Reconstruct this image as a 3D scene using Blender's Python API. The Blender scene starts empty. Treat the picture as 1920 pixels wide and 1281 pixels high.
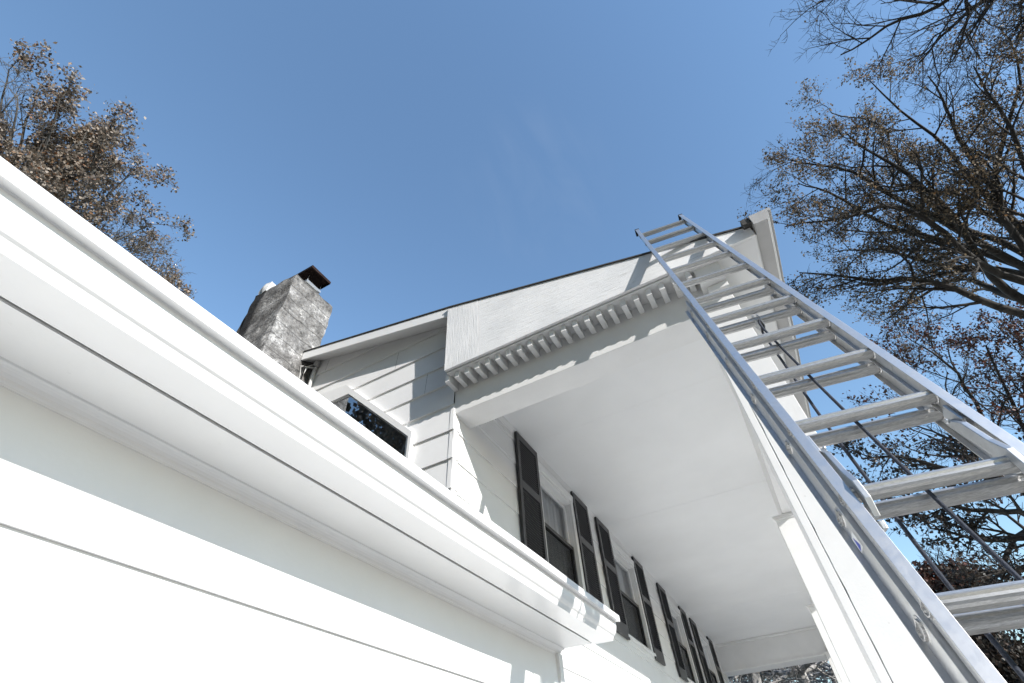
import bpy, math, random
import numpy as np
from mathutils import Vector, Matrix, noise as mnoise

# ------------------------------------------------------------------ camera, sky, sun, exposure
SC = bpy.context.scene
CAMZ = 1.7                       # eye height above the ground
R = np.array([[0.48626403, -0.87227881, -0.05173942],
              [0.61127849, 0.38188214, -0.69318442],
              [0.62440845, 0.30544345, 0.71890082]])   # rows: right, down, forward
FPX = 909.89
cam_d = bpy.data.cameras.new('camera')
cam = bpy.data.objects.new('camera', cam_d)
SC.collection.objects.link(cam)
cam_d.sensor_width = 36.0
cam_d.lens = FPX / 1920.0 * 36.0
cam_d.clip_start = 0.02
cam_d.clip_end = 2000
mw = Matrix.Identity(4)
for i in range(3):
    mw[i][0] = R[0][i]
    mw[i][1] = -R[1][i]
    mw[i][2] = -R[2][i]
mw[2][3] = CAMZ
cam.matrix_world = mw
SC.camera = cam

SUN_DIR = Vector((1.0, 2.5, -1.24)).normalized()       # direction the light travels
SUN_EL = math.asin(-SUN_DIR.z)
SUN_ROT = math.atan2(-SUN_DIR.x, -SUN_DIR.y)
world = bpy.data.worlds.new('World')
SC.world = world
world.use_nodes = True
wn = world.node_tree
bg = wn.nodes['Background']
sky = wn.nodes.new('ShaderNodeTexSky')
sky.sky_type = 'NISHITA'
sky.sun_disc = False
sky.sun_elevation = SUN_EL
sky.sun_rotation = SUN_ROT
sky.air_density = 1.35
sky.dust_density = 0.1
sky.ozone_density = 2.6
# one thin wisp of cirrus
wtc = wn.nodes.new('ShaderNodeTexCoord')
wmap = wn.nodes.new('ShaderNodeMapping')
wmap.inputs['Rotation'].default_value = (0.4, 0.2, 0.9)
wmap.inputs['Scale'].default_value = (3.0, 9.0, 5.0)
wn.links.new(wtc.outputs['Generated'], wmap.inputs[0])
wns = wn.nodes.new('ShaderNodeTexNoise')
wns.inputs['Scale'].default_value = 1.6
wns.inputs['Detail'].default_value = 7.0
wns.inputs['Distortion'].default_value = 0.6
wn.links.new(wmap.outputs[0], wns.inputs['Vector'])
wdot = wn.nodes.new('ShaderNodeVectorMath')
wdot.operation = 'DOT_PRODUCT'
wdot.inputs[1].default_value = (0.432, 0.135, 0.892)
wn.links.new(wtc.outputs['Generated'], wdot.inputs[0])
wm = wn.nodes.new('ShaderNodeMapRange')
wm.interpolation_type = 'SMOOTHSTEP'
wm.inputs['From Min'].default_value = 0.984
wm.inputs['From Max'].default_value = 1.0
wn.links.new(wdot.outputs['Value'], wm.inputs['Value'])
wr = wn.nodes.new('ShaderNodeMapRange')
wr.inputs['From Min'].default_value = 0.42
wr.inputs['From Max'].default_value = 0.75
wr.inputs['To Max'].default_value = 0.045
wn.links.new(wns.outputs['Fac'], wr.inputs['Value'])
wmul = wn.nodes.new('ShaderNodeMath')
wmul.operation = 'MULTIPLY'
wn.links.new(wm.outputs[0], wmul.inputs[0])
wn.links.new(wr.outputs[0], wmul.inputs[1])
wmix = wn.nodes.new('ShaderNodeMixRGB')
wmix.inputs[2].default_value = (3.2, 3.4, 3.7, 1)
wn.links.new(wmul.outputs[0], wmix.inputs[0])
whs = wn.nodes.new('ShaderNodeHueSaturation')
whs.inputs['Saturation'].default_value = 1.05
wn.links.new(sky.outputs[0], whs.inputs['Color'])
wn.links.new(whs.outputs[0], wmix.inputs[1])
wn.links.new(wmix.outputs[0], bg.inputs[0])
bg.inputs[1].default_value = 0.15
sun_d = bpy.data.lights.new('sun', 'SUN')
sun_d.energy = 4.0
sun_d.angle = math.radians(0.5)
sun_d.color = (1.0, 0.955, 0.9)
sun = bpy.data.objects.new('sun', sun_d)
SC.collection.objects.link(sun)
sun.rotation_euler = SUN_DIR.to_track_quat('-Z', 'Y').to_euler()
SC.view_settings.view_transform = 'Standard'
SC.view_settings.look = 'None'
SC.view_settings.gamma = 1.0
SC.view_settings.exposure = 0.8

# ------------------------------------------------------------------ helpers
S = 2.7                          # metres per house unit
random.seed(5)
rng = np.random.default_rng(7)


def q(x, y, z):
    return (x * S, y * S, z * S + CAMZ)


def m(v):                        # metres to house units
    return v / S


def ray(u, v):
    d = R.T @ np.array([u - 960.0, v - 640.5, FPX])
    return d / np.linalg.norm(d)


def at(u, v, dist):
    d = ray(u, v) * dist
    return np.array([d[0], d[1], d[2] + CAMZ])


class MB:
    def __init__(self):
        self.v = []
        self.f = []
        self.mi = []

    def add(self, vs, fs, mi=0):
        b = len(self.v)
        self.v += [tuple(p) for p in vs]
        self.f += [tuple(i + b for i in f) for f in fs]
        self.mi += [mi] * len(fs)

    def hexa(self, p, mi=0):     # 8 corners: 4 bottom ring, 4 top ring
        self.add(p, [(3, 2, 1, 0), (4, 5, 6, 7), (0, 1, 5, 4), (1, 2, 6, 5), (2, 3, 7, 6), (3, 0, 4, 7)], mi)

    def box(self, a, b, mi=0, fn=q):   # axis box through fn
        x0, y0, z0 = a
        x1, y1, z1 = b
        self.hexa([fn(x0, y0, z0), fn(x1, y0, z0), fn(x1, y1, z0), fn(x0, y1, z0),
                   fn(x0, y0, z1), fn(x1, y0, z1), fn(x1, y1, z1), fn(x0, y1, z1)], mi)

    def prism(self, prof, fn0, fn1, mi=0, caps=True):   # closed profile extruded between two maps
        n = len(prof)
        vs = [fn0(*p) for p in prof] + [fn1(*p) for p in prof]
        fs = [(i, (i + 1) % n, n + (i + 1) % n, n + i) for i in range(n)]
        if caps:
            fs += [tuple(range(n - 1, -1, -1)), tuple(range(n, 2 * n))]
        self.add(vs, fs, mi)

    def tube(self, pts, rad, n=8, mi=0, caps=True):
        pts = np.array(pts, float)
        N = len(pts)
        rad = np.full(N, rad) if np.isscalar(rad) else np.array(rad)
        t = np.gradient(pts, axis=0)
        t /= np.linalg.norm(t, axis=1)[:, None] + 1e-9
        ref = np.array([0, 0, 1.0]) if abs(t[0][2]) < 0.9 else np.array([1.0, 0, 0])
        vs = []
        for i in range(N):
            a = np.cross(t[i], ref)
            a /= np.linalg.norm(a) + 1e-9
            b = np.cross(t[i], a)
            for k in range(n):
                th = 2 * math.pi * k / n
                vs.append(pts[i] + rad[i] * (math.cos(th) * a + math.sin(th) * b))
        fs = []
        for i in range(N - 1):
            for k in range(n):
                fs.append((i * n + k, i * n + (k + 1) % n, (i + 1) * n + (k + 1) % n, (i + 1) * n + k))
        if caps:
            fs += [tuple(range(n - 1, -1, -1)), tuple(range((N - 1) * n, N * n))]
        self.add(vs, fs, mi)


def empty(name, loc, label, cat, group=None):
    o = bpy.data.objects.new(name, None)
    SC.collection.objects.link(o)
    o.location = loc
    o.empty_display_size = 0.3
    o['label'] = label
    o['category'] = cat
    if group:
        o['group'] = group
    return o


def root_of(o):
    while o.parent:
        o = o.parent
    return o


def obj(name, mb, mats, parent=None, label=None, cat=None, group=None, kind=None, smooth=False, bevel=0.0, recalc=True):
    if not isinstance(mats, (list, tuple)):
        mats = [mats]
    off = np.zeros(3)
    if parent is not None:
        off = np.array(root_of(parent).location)
    me = bpy.data.meshes.new(name)
    me.from_pydata([tuple(np.array(p) - off) for p in mb.v], [], mb.f)
    for mt in mats:
        me.materials.append(mt)
    if len(mats) > 1:
        me.polygons.foreach_set('material_index', mb.mi)
    if recalc:
        import bmesh
        bm = bmesh.new()
        bm.from_mesh(me)
        bmesh.ops.recalc_face_normals(bm, faces=bm.faces)
        bm.to_mesh(me)
        bm.free()
    if smooth:
        me.polygons.foreach_set('use_smooth', [True] * len(me.polygons))
    me.update()
    o = bpy.data.objects.new(name, me)
    SC.collection.objects.link(o)
    if parent is not None:
        o.parent = parent
    if bevel:
        md = o.modifiers.new('bevel', 'BEVEL')
        md.width = bevel
        md.segments = 2
        md.limit_method = 'ANGLE'
        md.angle_limit = math.radians(35)
    if label:
        o['label'] = label
    if cat:
        o['category'] = cat
    if group:
        o['group'] = group
    if kind:
        o['kind'] = kind
    return o


# ------------------------------------------------------------------ materials
def new_mat(name):
    mt = bpy.data.materials.new(name)
    mt.use_nodes = True
    nt = mt.node_tree
    b = nt.nodes['Principled BSDF']
    return mt, nt, b


def nd(nt, typ, **kw):
    n = nt.nodes.new(typ)
    for k, v in kw.items():
        if k in n.inputs:
            n.inputs[k].default_value = v
        else:
            setattr(n, k, v)
    return n


def ramp(nt, src, stops):
    r = nt.nodes.new('ShaderNodeValToRGB')
    e = r.color_ramp.elements
    while len(e) > len(stops):
        e.remove(e[-1])
    while len(e) < len(stops):
        e.new(0.5)
    for i, (p, c) in enumerate(stops):
        e[i].position = p
        e[i].color = (c[0], c[1], c[2], 1) if not np.isscalar(c) else (c, c, c, 1)
    nt.links.new(src, r.inputs[0])
    return r.outputs[0]


def objcoord(nt, scale=(1, 1, 1)):
    tc = nt.nodes.new('ShaderNodeTexCoord')
    mp = nt.nodes.new('ShaderNodeMapping')
    mp.inputs['Scale'].default_value = scale
    nt.links.new(tc.outputs['Object'], mp.inputs[0])
    return mp.outputs[0]


def paint(name, base, rough, var=0.04, bump=0.15, scale=6.0, stretch=(1, 1, 1), speck=0.0, fine=90.0):
    mt, nt, b = new_mat(name)
    co = objcoord(nt, stretch)
    n1 = nd(nt, 'ShaderNodeTexNoise', Scale=scale, Detail=6.0, Roughness=0.6)
    nt.links.new(co, n1.inputs['Vector'])
    lo = tuple(c * (1 - var) for c in base)
    hi = tuple(min(c * (1 + var), 0.9) for c in base)
    col = ramp(nt, n1.outputs['Fac'], [(0.3, lo), (0.7, hi)])
    if speck:
        n3 = nd(nt, 'ShaderNodeTexNoise', Scale=38.0, Detail=3.0)
        nt.links.new(co, n3.inputs['Vector'])
        msk = ramp(nt, n3.outputs['Fac'], [(0.70, 0.0), (0.76, speck)])
        mx = nd(nt, 'ShaderNodeMixRGB')
        mx.inputs[2].default_value = (base[0] * 0.45, base[1] * 0.43, base[2] * 0.4, 1)
        nt.links.new(msk, mx.inputs[0])
        nt.links.new(col, mx.inputs[1])
        col = mx.outputs[0]
    nt.links.new(col, b.inputs['Base Color'])
    b.inputs['Roughness'].default_value = rough
    n2 = nd(nt, 'ShaderNodeTexNoise', Scale=fine, Detail=4.0)
    nt.links.new(co, n2.inputs['Vector'])
    bp = nd(nt, 'ShaderNodeBump', Strength=bump, Distance=0.004)
    nt.links.new(n2.outputs['Fac'], bp.inputs['Height'])
    nt.links.new(bp.outputs[0], b.inputs['Normal'])
    return mt


M_SIDING = paint('white_siding_paint', (0.76, 0.76, 0.76), 0.5, 0.03, 0.12, 3.0, speck=0.12)
M_TRIM = paint('white_trim_paint', (0.76, 0.76, 0.757), 0.42, 0.03, 0.1, 4.0, speck=0.1)
M_CEIL = paint('porch_ceiling_paint', (0.77, 0.775, 0.78), 0.5, 0.045, 0.12, 0.8, speck=0.12)
M_GUTTER = paint('gutter_enamel', (0.75, 0.75, 0.75), 0.25, 0.02, 0.03, 5.0)
M_SHADEGUT = paint('shaded_gutter_enamel', (0.42, 0.415, 0.41), 0.4, 0.08, 0.05, 5.0)  # white enamel darkened; the eave's shade is put into the colour
M_COLUMN = paint('column_paint', (0.76, 0.76, 0.76), 0.45, 0.03, 0.12, 6.0, speck=0.25)
M_BLACK = paint('black_shutter_paint', (0.021, 0.021, 0.024), 0.36, 0.2, 0.1, 8.0)
M_PLASTIC = paint('black_plastic', (0.012, 0.012, 0.014), 0.45, 0.2, 0.1, 8.0)
M_SHINGLE = paint('dark_shingle', (0.05, 0.048, 0.046), 0.9, 0.4, 0.8, 18.0, fine=60)
M_SCREEN = paint('dark_sash', (0.03, 0.031, 0.034), 0.5, 0.1, 0.1, 8.0)
M_CURTAIN = paint('pale_curtain', (0.58, 0.59, 0.61), 0.8, 0.06, 0.1, 8.0)
M_ROPE = paint('dark_rope_fibre', (0.025, 0.032, 0.05), 0.8, 0.4, 0.6, 60.0, fine=220)
M_CABLE = paint('pale_cable', (0.5, 0.5, 0.49), 0.5, 0.1, 0.1, 8.0)
M_DECK = paint('pale_deck_paint', (0.76, 0.76, 0.75), 0.55, 0.05, 0.1, 5.0)  # unseen floor, made pale to bounce light onto the ceiling
M_STICK = paint('white_sticker', (0.75, 0.75, 0.74), 0.4, 0.02, 0.0)
M_STICKB = paint('blue_sticker', (0.05, 0.08, 0.42), 0.4, 0.02, 0.0)


def weathered(name, along):
    mt, nt, b = new_mat(name)
    st = (3, 22, 5) if along == 'v' else (3, 5, 26)
    if along == 'v':
        st = (3, 30, 3.0)
    else:
        st = (3, 4, 30)
    co = objcoord(nt, st)
    w = nd(nt, 'ShaderNodeTexNoise', Scale=2.0, Detail=8.0, Roughness=0.7, Distortion=0.4)
    nt.links.new(co, w.inputs['Vector'])
    co2 = objcoord(nt, (2, 2, 2))
    big = nd(nt, 'ShaderNodeTexNoise', Scale=1.6, Detail=4.0)
    nt.links.new(co2, big.inputs['Vector'])
    c1 = ramp(nt, big.outputs['Fac'], [(0.35, (0.73, 0.735, 0.74)), (0.6, (0.81, 0.81, 0.81))])
    crack = ramp(nt, w.outputs['Fac'], [(0.34, 1.0), (0.41, 0.0)])
    mx = nd(nt, 'ShaderNodeMixRGB')
    mx.inputs[2].default_value = (0.60, 0.595, 0.59, 1)
    nt.links.new(crack, mx.inputs[0])
    nt.links.new(c1, mx.inputs[1])
    nt.links.new(mx.outputs[0], b.inputs['Base Color'])
    b.inputs['Roughness'].default_value = 0.6
    bp = nd(nt, 'ShaderNodeBump', Strength=0.55, Distance=0.008)
    nt.links.new(w.outputs['Fac'], bp.inputs['Height'])
    nt.links.new(bp.outputs[0], b.inputs['Normal'])
    return mt


M_FASCIA_V = weathered('weathered_paint_vertical', 'v')
M_FASCIA_H = weathered('weathered_paint_horizontal', 'h')


def metal(name, base, rough, streak=(1, 1, 1), scuff=0.25, met=1.0):
    mt, nt, b = new_mat(name)
    co = objcoord(nt, streak)
    n = nd(nt, 'ShaderNodeTexNoise', Scale=14.0, Detail=6.0, Roughness=0.65)
    nt.links.new(co, n.inputs['Vector'])
    col = ramp(nt, n.outputs['Fac'], [(0.25, tuple(c * (1 - scuff) for c in base)), (0.7, base)])
    nt.links.new(col, b.inputs['Base Color'])
    r = ramp(nt, n.outputs['Fac'], [(0.3, rough + 0.12), (0.75, rough)])
    nt.links.new(r, b.inputs['Roughness'])
    b.inputs['Metallic'].default_value = met
    co2 = objcoord(nt, (1, 1, 1))
    n2 = nd(nt, 'ShaderNodeTexNoise', Scale=60.0, Detail=3.0)
    nt.links.new(co2, n2.inputs['Vector'])
    bp = nd(nt, 'ShaderNodeBump', Strength=0.08, Distance=0.003)
    nt.links.new(n2.outputs['Fac'], bp.inputs['Height'])
    nt.links.new(bp.outputs[0], b.inputs['Normal'])
    return mt


M_ALU = metal('ladder_aluminium', (0.66, 0.665, 0.67), 0.38, (2, 2, 2), 0.18)
M_RUNG = metal('rung_aluminium', (0.68, 0.677, 0.67), 0.26, (34, 1.6, 34), 0.5, 0.72)
M_RUST = metal('rusty_sheet', (0.07, 0.045, 0.038), 0.55, (1, 1, 1), 0.7)
M_STEEL = metal('dull_steel', (0.6, 0.62, 0.64), 0.4)


def glass(name, tint, mixmin, rough=0.01):
    mt, nt, b = new_mat(name)
    nt.nodes.remove(b)
    out = nt.nodes['Material Output']
    gl = nd(nt, 'ShaderNodeBsdfGlossy', Roughness=rough)
    gl.inputs['Color'].default_value = (0.9, 0.92, 0.95, 1)
    tr = nd(nt, 'ShaderNodeBsdfTransparent')
    tr.inputs['Color'].default_value = tint
    fr = nd(nt, 'ShaderNodeFresnel', IOR=1.5)
    mr = nd(nt, 'ShaderNodeMapRange')
    mr.inputs['To Min'].default_value = mixmin
    mr.inputs['To Max'].default_value = 1.0
    nt.links.new(fr.outputs[0], mr.inputs['Value'])
    mx = nd(nt, 'ShaderNodeMixShader')
    nt.links.new(mr.outputs[0], mx.inputs[0])
    nt.links.new(tr.outputs[0], mx.inputs[1])
    nt.links.new(gl.outputs[0], mx.inputs[2])
    nt.links.new(mx.outputs[0], out.inputs[0])
    return mt


M_GLASS = glass('window_glass', (0.85, 0.87, 0.88, 1), 0.06)
M_DARKGLASS = glass('dark_window_glass', (0.8, 0.81, 0.82, 1), 0.42)
M_BLIND = paint('grey_blind', (0.26, 0.26, 0.27), 0.8, 0.2, 0.1, 3.0)


def screen_mat():
    mt, nt, b = new_mat('insect_screen_mesh')
    nt.nodes.remove(b)
    out = nt.nodes['Material Output']
    df = nd(nt, 'ShaderNodeBsdfDiffuse')
    df.inputs['Color'].default_value = (0.02, 0.02, 0.022, 1)
    tr = nd(nt, 'ShaderNodeBsdfTransparent')
    mx = nd(nt, 'ShaderNodeMixShader')
    mx.inputs[0].default_value = 0.55
    nt.links.new(tr.outputs[0], mx.inputs[1])
    nt.links.new(df.outputs[0], mx.inputs[2])
    nt.links.new(mx.outputs[0], out.inputs[0])
    return mt


M_MESH = screen_mat()


def stucco():
    mt, nt, b = new_mat('mottled_stucco')
    co = objcoord(nt, (1, 1, 1))
    n1 = nd(nt, 'ShaderNodeTexNoise', Scale=4.2, Detail=12.0, Roughness=0.8, Distortion=0.15)
    nt.links.new(co, n1.inputs['Vector'])
    n2 = nd(nt, 'ShaderNodeTexNoise', Scale=22.0, Detail=8.0, Roughness=0.75)
    nt.links.new(co, n2.inputs['Vector'])
    c1 = ramp(nt, n1.outputs['Fac'], [(0.37, (0.06, 0.056, 0.054)), (0.47, (0.18, 0.175, 0.17)), (0.56, (0.30, 0.295, 0.29)), (0.64, (0.70, 0.69, 0.68))])
    c2 = ramp(nt, n2.outputs['Fac'], [(0.36, 0.35), (0.5, 1.0)])
    mu = nd(nt, 'ShaderNodeMixRGB', blend_type='MULTIPLY')
    mu.inputs[0].default_value = 1.0
    nt.links.new(c1, mu.inputs[1])
    nt.links.new(c2, mu.inputs[2])
    # block joints showing through the render
    co2 = objcoord(nt, (1.0, 1.0, 1.0))
    dn = nd(nt, 'ShaderNodeTexNoise', Scale=5.0, Detail=3.0)
    nt.links.new(co2, dn.inputs['Vector'])
    ad = nd(nt, 'ShaderNodeVectorMath', operation='MULTIPLY_ADD')
    ad.inputs[1].default_value = (0.06, 0.06, 0.06)
    nt.links.new(dn.outputs['Color'], ad.inputs[0])
    nt.links.new(co2, ad.inputs[2])
    sx = nd(nt, 'ShaderNodeSeparateXYZ')
    nt.links.new(ad.outputs[0], sx.inputs[0])
    dv = nd(nt, 'ShaderNodeMath', operation='MULTIPLY')
    dv.inputs[1].default_value = 4.6
    nt.links.new(sx.outputs['Z'], dv.inputs[0])
    fr = nd(nt, 'ShaderNodeMath', operation='FRACT')
    nt.links.new(dv.outputs[0], fr.inputs[0])
    jn = ramp(nt, fr.outputs[0], [(0.0, 0.2), (0.05, 0.5), (0.09, 1.0)])
    mk = ramp(nt, n1.outputs['Fac'], [(0.38, 0.25), (0.55, 0.9)])
    mu2 = nd(nt, 'ShaderNodeMixRGB', blend_type='MULTIPLY')
    nt.links.new(mk, mu2.inputs[0])
    nt.links.new(mu.outputs[0], mu2.inputs[1])
    nt.links.new(jn, mu2.inputs[2])
    # near-black run along the back edge of the stack
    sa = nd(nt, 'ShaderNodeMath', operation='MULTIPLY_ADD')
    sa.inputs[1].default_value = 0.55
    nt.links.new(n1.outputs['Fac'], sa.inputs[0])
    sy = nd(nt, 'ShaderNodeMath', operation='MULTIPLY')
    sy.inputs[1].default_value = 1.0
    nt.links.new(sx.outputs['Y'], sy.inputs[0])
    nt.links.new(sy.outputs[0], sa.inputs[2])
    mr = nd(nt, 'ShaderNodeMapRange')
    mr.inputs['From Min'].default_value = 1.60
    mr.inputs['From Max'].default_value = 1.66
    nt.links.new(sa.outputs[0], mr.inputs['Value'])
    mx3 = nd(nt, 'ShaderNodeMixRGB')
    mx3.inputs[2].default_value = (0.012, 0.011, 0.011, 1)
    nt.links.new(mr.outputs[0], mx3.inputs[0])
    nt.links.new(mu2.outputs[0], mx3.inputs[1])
    nt.links.new(mx3.outputs[0], b.inputs['Base Color'])
    b.inputs['Roughness'].default_value = 0.9
    bp = nd(nt, 'ShaderNodeBump', Strength=0.9, Distance=0.03)
    nt.links.new(n2.outputs['Fac'], bp.inputs['Height'])
    nt.links.new(bp.outputs[0], b.inputs['Normal'])
    return mt


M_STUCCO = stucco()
M_NEAR_BLACK = paint('near_black_render', (0.03, 0.028, 0.027), 0.95, 0.6, 0.9, 9.0, fine=40)  # near-black rough render for the chimney's outer block
M_LUMP = paint('pale_mortar', (0.62, 0.63, 0.63), 0.85, 0.25, 0.8, 12.0, fine=50)


def bark(name, c0, c1):
    mt, nt, b = new_mat(name)
    co = objcoord(nt, (1, 1, 0.35))
    n1 = nd(nt, 'ShaderNodeTexNoise', Scale=6.0, Detail=6.0, Roughness=0.7)
    nt.links.new(co, n1.inputs['Vector'])
    nt.links.new(ramp(nt, n1.outputs['Fac'], [(0.35, c0), (0.65, c1)]), b.inputs['Base Color'])
    b.inputs['Roughness'].default_value = 0.95
    bp = nd(nt, 'ShaderNodeBump', Strength=0.7, Distance=0.03)
    nt.links.new(n1.outputs['Fac'], bp.inputs['Height'])
    nt.links.new(bp.outputs[0], b.inputs['Normal'])
    return mt


def leaf(name, cols, transl=0.25):
    mt, nt, b = new_mat(name)
    nt.nodes.remove(b)
    out = nt.nodes['Material Output']
    g = nt.nodes.new('ShaderNodeNewGeometry')
    col = ramp(nt, g.outputs['Random Per Island'], cols)
    df = nd(nt, 'ShaderNodeBsdfPrincipled', Roughness=0.55)
    tl = nd(nt, 'ShaderNodeBsdfTranslucent')
    nt.links.new(col, df.inputs['Base Color'])
    nt.links.new(col, tl.inputs['Color'])
    mx = nd(nt, 'ShaderNodeMixShader')
    mx.inputs[0].default_value = transl
    nt.links.new(df.outputs[0], mx.inputs[1])
    nt.links.new(tl.outputs[0], mx.inputs[2])
    nt.links.new(mx.outputs[0], out.inputs[0])
    return mt


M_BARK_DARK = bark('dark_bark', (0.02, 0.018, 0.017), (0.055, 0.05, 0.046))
M_BARK_PALE = bark('pale_bark', (0.07, 0.066, 0.06), (0.20, 0.19, 0.18))
M_BARK_WHITE = bark('sunlit_pale_bark', (0.12, 0.115, 0.11), (0.42, 0.41, 0.40))  # bark lightened; sunlight on the far woods is in the colour
M_LEAF_TAN = leaf('tan_autumn_leaf', [(0.0, (0.09, 0.072, 0.054)), (0.4, (0.22, 0.18, 0.14)), (0.8, (0.42, 0.365, 0.31)), (0.93, (0.24, 0.14, 0.07)), (1.0, (0.26, 0.11, 0.045))])
M_LEAF_BROWN = leaf('brown_oak_leaf', [(0.0, (0.06, 0.046, 0.032)), (0.5, (0.14, 0.108, 0.072)), (0.85, (0.26, 0.20, 0.13)), (1.0, (0.25, 0.14, 0.06))], 0.45)
M_LEAF_RUST = leaf('rust_red_leaf', [(0.0, (0.03, 0.022, 0.018)), (0.5, (0.07, 0.035, 0.025)), (0.85, (0.13, 0.045, 0.028)), (1.0, (0.17, 0.05, 0.03))])
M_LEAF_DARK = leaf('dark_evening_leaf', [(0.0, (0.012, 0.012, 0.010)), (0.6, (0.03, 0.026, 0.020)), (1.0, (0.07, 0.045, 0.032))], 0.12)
M_LEAF_GREY = leaf('grey_brown_leaf', [(0.0, (0.06, 0.055, 0.052)), (0.5, (0.18, 0.17, 0.165)), (1.0, (0.40, 0.385, 0.37))])  # leaf tones raised to carry the sun on the far woods


def ground_mat(name, c0, c1, c2, sc):
    mt, nt, b = new_mat(name)
    co = objcoord(nt)
    n1 = nd(nt, 'ShaderNodeTexNoise', Scale=sc, Detail=10.0, Roughness=0.7)
    nt.links.new(co, n1.inputs['Vector'])
    nt.links.new(ramp(nt, n1.outputs['Fac'], [(0.3, c0), (0.5, c1), (0.7, c2)]), b.inputs['Base Color'])
    b.inputs['Roughness'].default_value = 0.95
    bp = nd(nt, 'ShaderNodeBump', Strength=0.6, Distance=0.03)
    nt.links.new(n1.outputs['Fac'], bp.inputs['Height'])
    nt.links.new(bp.outputs[0], b.inputs['Normal'])
    return mt


M_LAWN = ground_mat('leaf_strewn_grass', (0.035, 0.035, 0.018), (0.07, 0.06, 0.035), (0.12, 0.085, 0.05), 3.0)
M_PALE_SLAB = ground_mat('pale_concrete', (0.40, 0.398, 0.39), (0.46, 0.457, 0.45), (0.52, 0.516, 0.51), 2.0)

M_DULL_SLAB = ground_mat('dull_paving', (0.17, 0.165, 0.155), (0.22, 0.215, 0.205), (0.28, 0.275, 0.265), 2.0)
# ------------------------------------------------------------------ ground
mb = MB()
mb.add([(-400, -400, 0), (400, -400, 0), (400, 400, 0), (-400, 400, 0)], [(0, 1, 2, 3)])
obj('ground', mb, M_LAWN, kind='structure')
mb = MB()
mb.box((0.9, -7.5, -0.05), (24, 5.2, 0.03), fn=lambda x, y, z: (x, y, z))
obj('porch_bounce_slab', mb, M_DULL_SLAB, kind='structure')  # unseen slab, added to bounce sun into the porch
mb = MB()
mb.box((-5.5, -2.4, -0.05), (0.896, 5.2, 0.03), fn=lambda x, y, z: (x, y, z))
obj('wing_bounce_slab', mb, M_PALE_SLAB, kind='structure')  # unseen pale slab, added to bounce sun up under the wing
GZ = (0.03 - CAMZ) / S           # paving level in house units

# ------------------------------------------------------------------ house
house = empty('white_house', q(1.0, 1.2, GZ),
              'white clapboard house with black shutters, dentilled porch gable, stucco chimney and low white wing', 'house')

WS = 0.0165                      # the shuttered wall runs a little off the x axis


def wy(x):
    return 0.709 + WS * (x - 1.0)


def wallf(x, off, z):            # point on the shuttered wall, off metres proud of it
    return q(x, wy(x) - m(off), z)


def lapped(mb, fn, u0, u1, zs, openings=(), butt=0.014, top=0.002, clip=None):
    """Lap siding on a wall map fn(u, off_metres, z): each board leans out to its butt edge."""
    for zlo, zhi in zip(zs[:-1], zs[1:]):
        zc = sorted(set([zlo, zhi] + [z for o in openings for z in (o[2], o[3]) if zlo < z < zhi]))
        for za, zb in zip(zc[:-1], zc[1:]):
            blocks = sorted([(o[0], o[1]) for o in openings if o[2] < (za + zb) / 2 < o[3]])
            spans = []
            c = u0
            for b0, b1 in blocks:
                if b0 > c:
                    spans.append((c, b0))
                c = max(c, b1)
            if c < u1:
                spans.append((c, u1))
            oa = top + (butt - top) * (zhi - za) / (zhi - zlo)
            ob = top + (butt - top) * (zhi - zb) / (zhi - zlo)
            if clip:
                sp2 = []
                for a, b in spans:
                    fa, fb = clip(a) - zb, clip(b) - zb
                    if fa * fb < 0:
                        uc = a + (b - a) * fa / (fa - fb)
                        sp2 += [(a, uc), (uc, b)]
                    else:
                        sp2.append((a, b))
                spans = sp2
            for a, b in spans:
                pa, pb = zb, zb
                if clip:                       # sloping top edge
                    pa, pb = min(zb, clip(a)), min(zb, clip(b))
                    if pa <= za and pb <= za:
                        continue
                    if pa < za or pb < za:     # triangle: find where the clip line crosses za
                        f = (za - clip(a)) / (clip(b) - clip(a))
                        uc = a + (b - a) * f
                        if pa < za:
                            a, pa = uc, za
                        else:
                            b, pb = uc, za
                mb.add([fn(a, oa, za), fn(b, oa, za), fn(b, ob, pb), fn(a, ob, pa),
                        fn(a, 0, za + m(.0006)), fn(b, 0, za + m(.0006))], [(0, 1, 2, 3), (4, 5, 1, 0)])


# --- windows and shutters of the long wall
SH_W = 0.183
SH = [1.408, 1.962, 2.266, 2.852, 3.352, 3.900, 4.224, 4.822]
WZ0, WZ1 = 0.640, 1.062
OPEN = []
for i in range(0, 8, 2):
    OPEN.append((SH[i] + SH_W - 0.012, SH[i + 1] + 0.004, WZ0, WZ1))
laps = [GZ, -0.53, -0.429, -0.328, -0.2275, -0.127, -0.026, 0.075, 0.1765, 0.2775, 0.3785, 0.4793, 0.5801, 0.6809, 0.7817, 0.8825, 0.983, 1.084, 1.15]
mb = MB()
lapped(mb, wallf, 1.0, 5.42, laps, OPEN)
obj('side_wall', mb, M_SIDING, house, label='shaded clapboard wall with shuttered windows under the porch ceiling')

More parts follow.
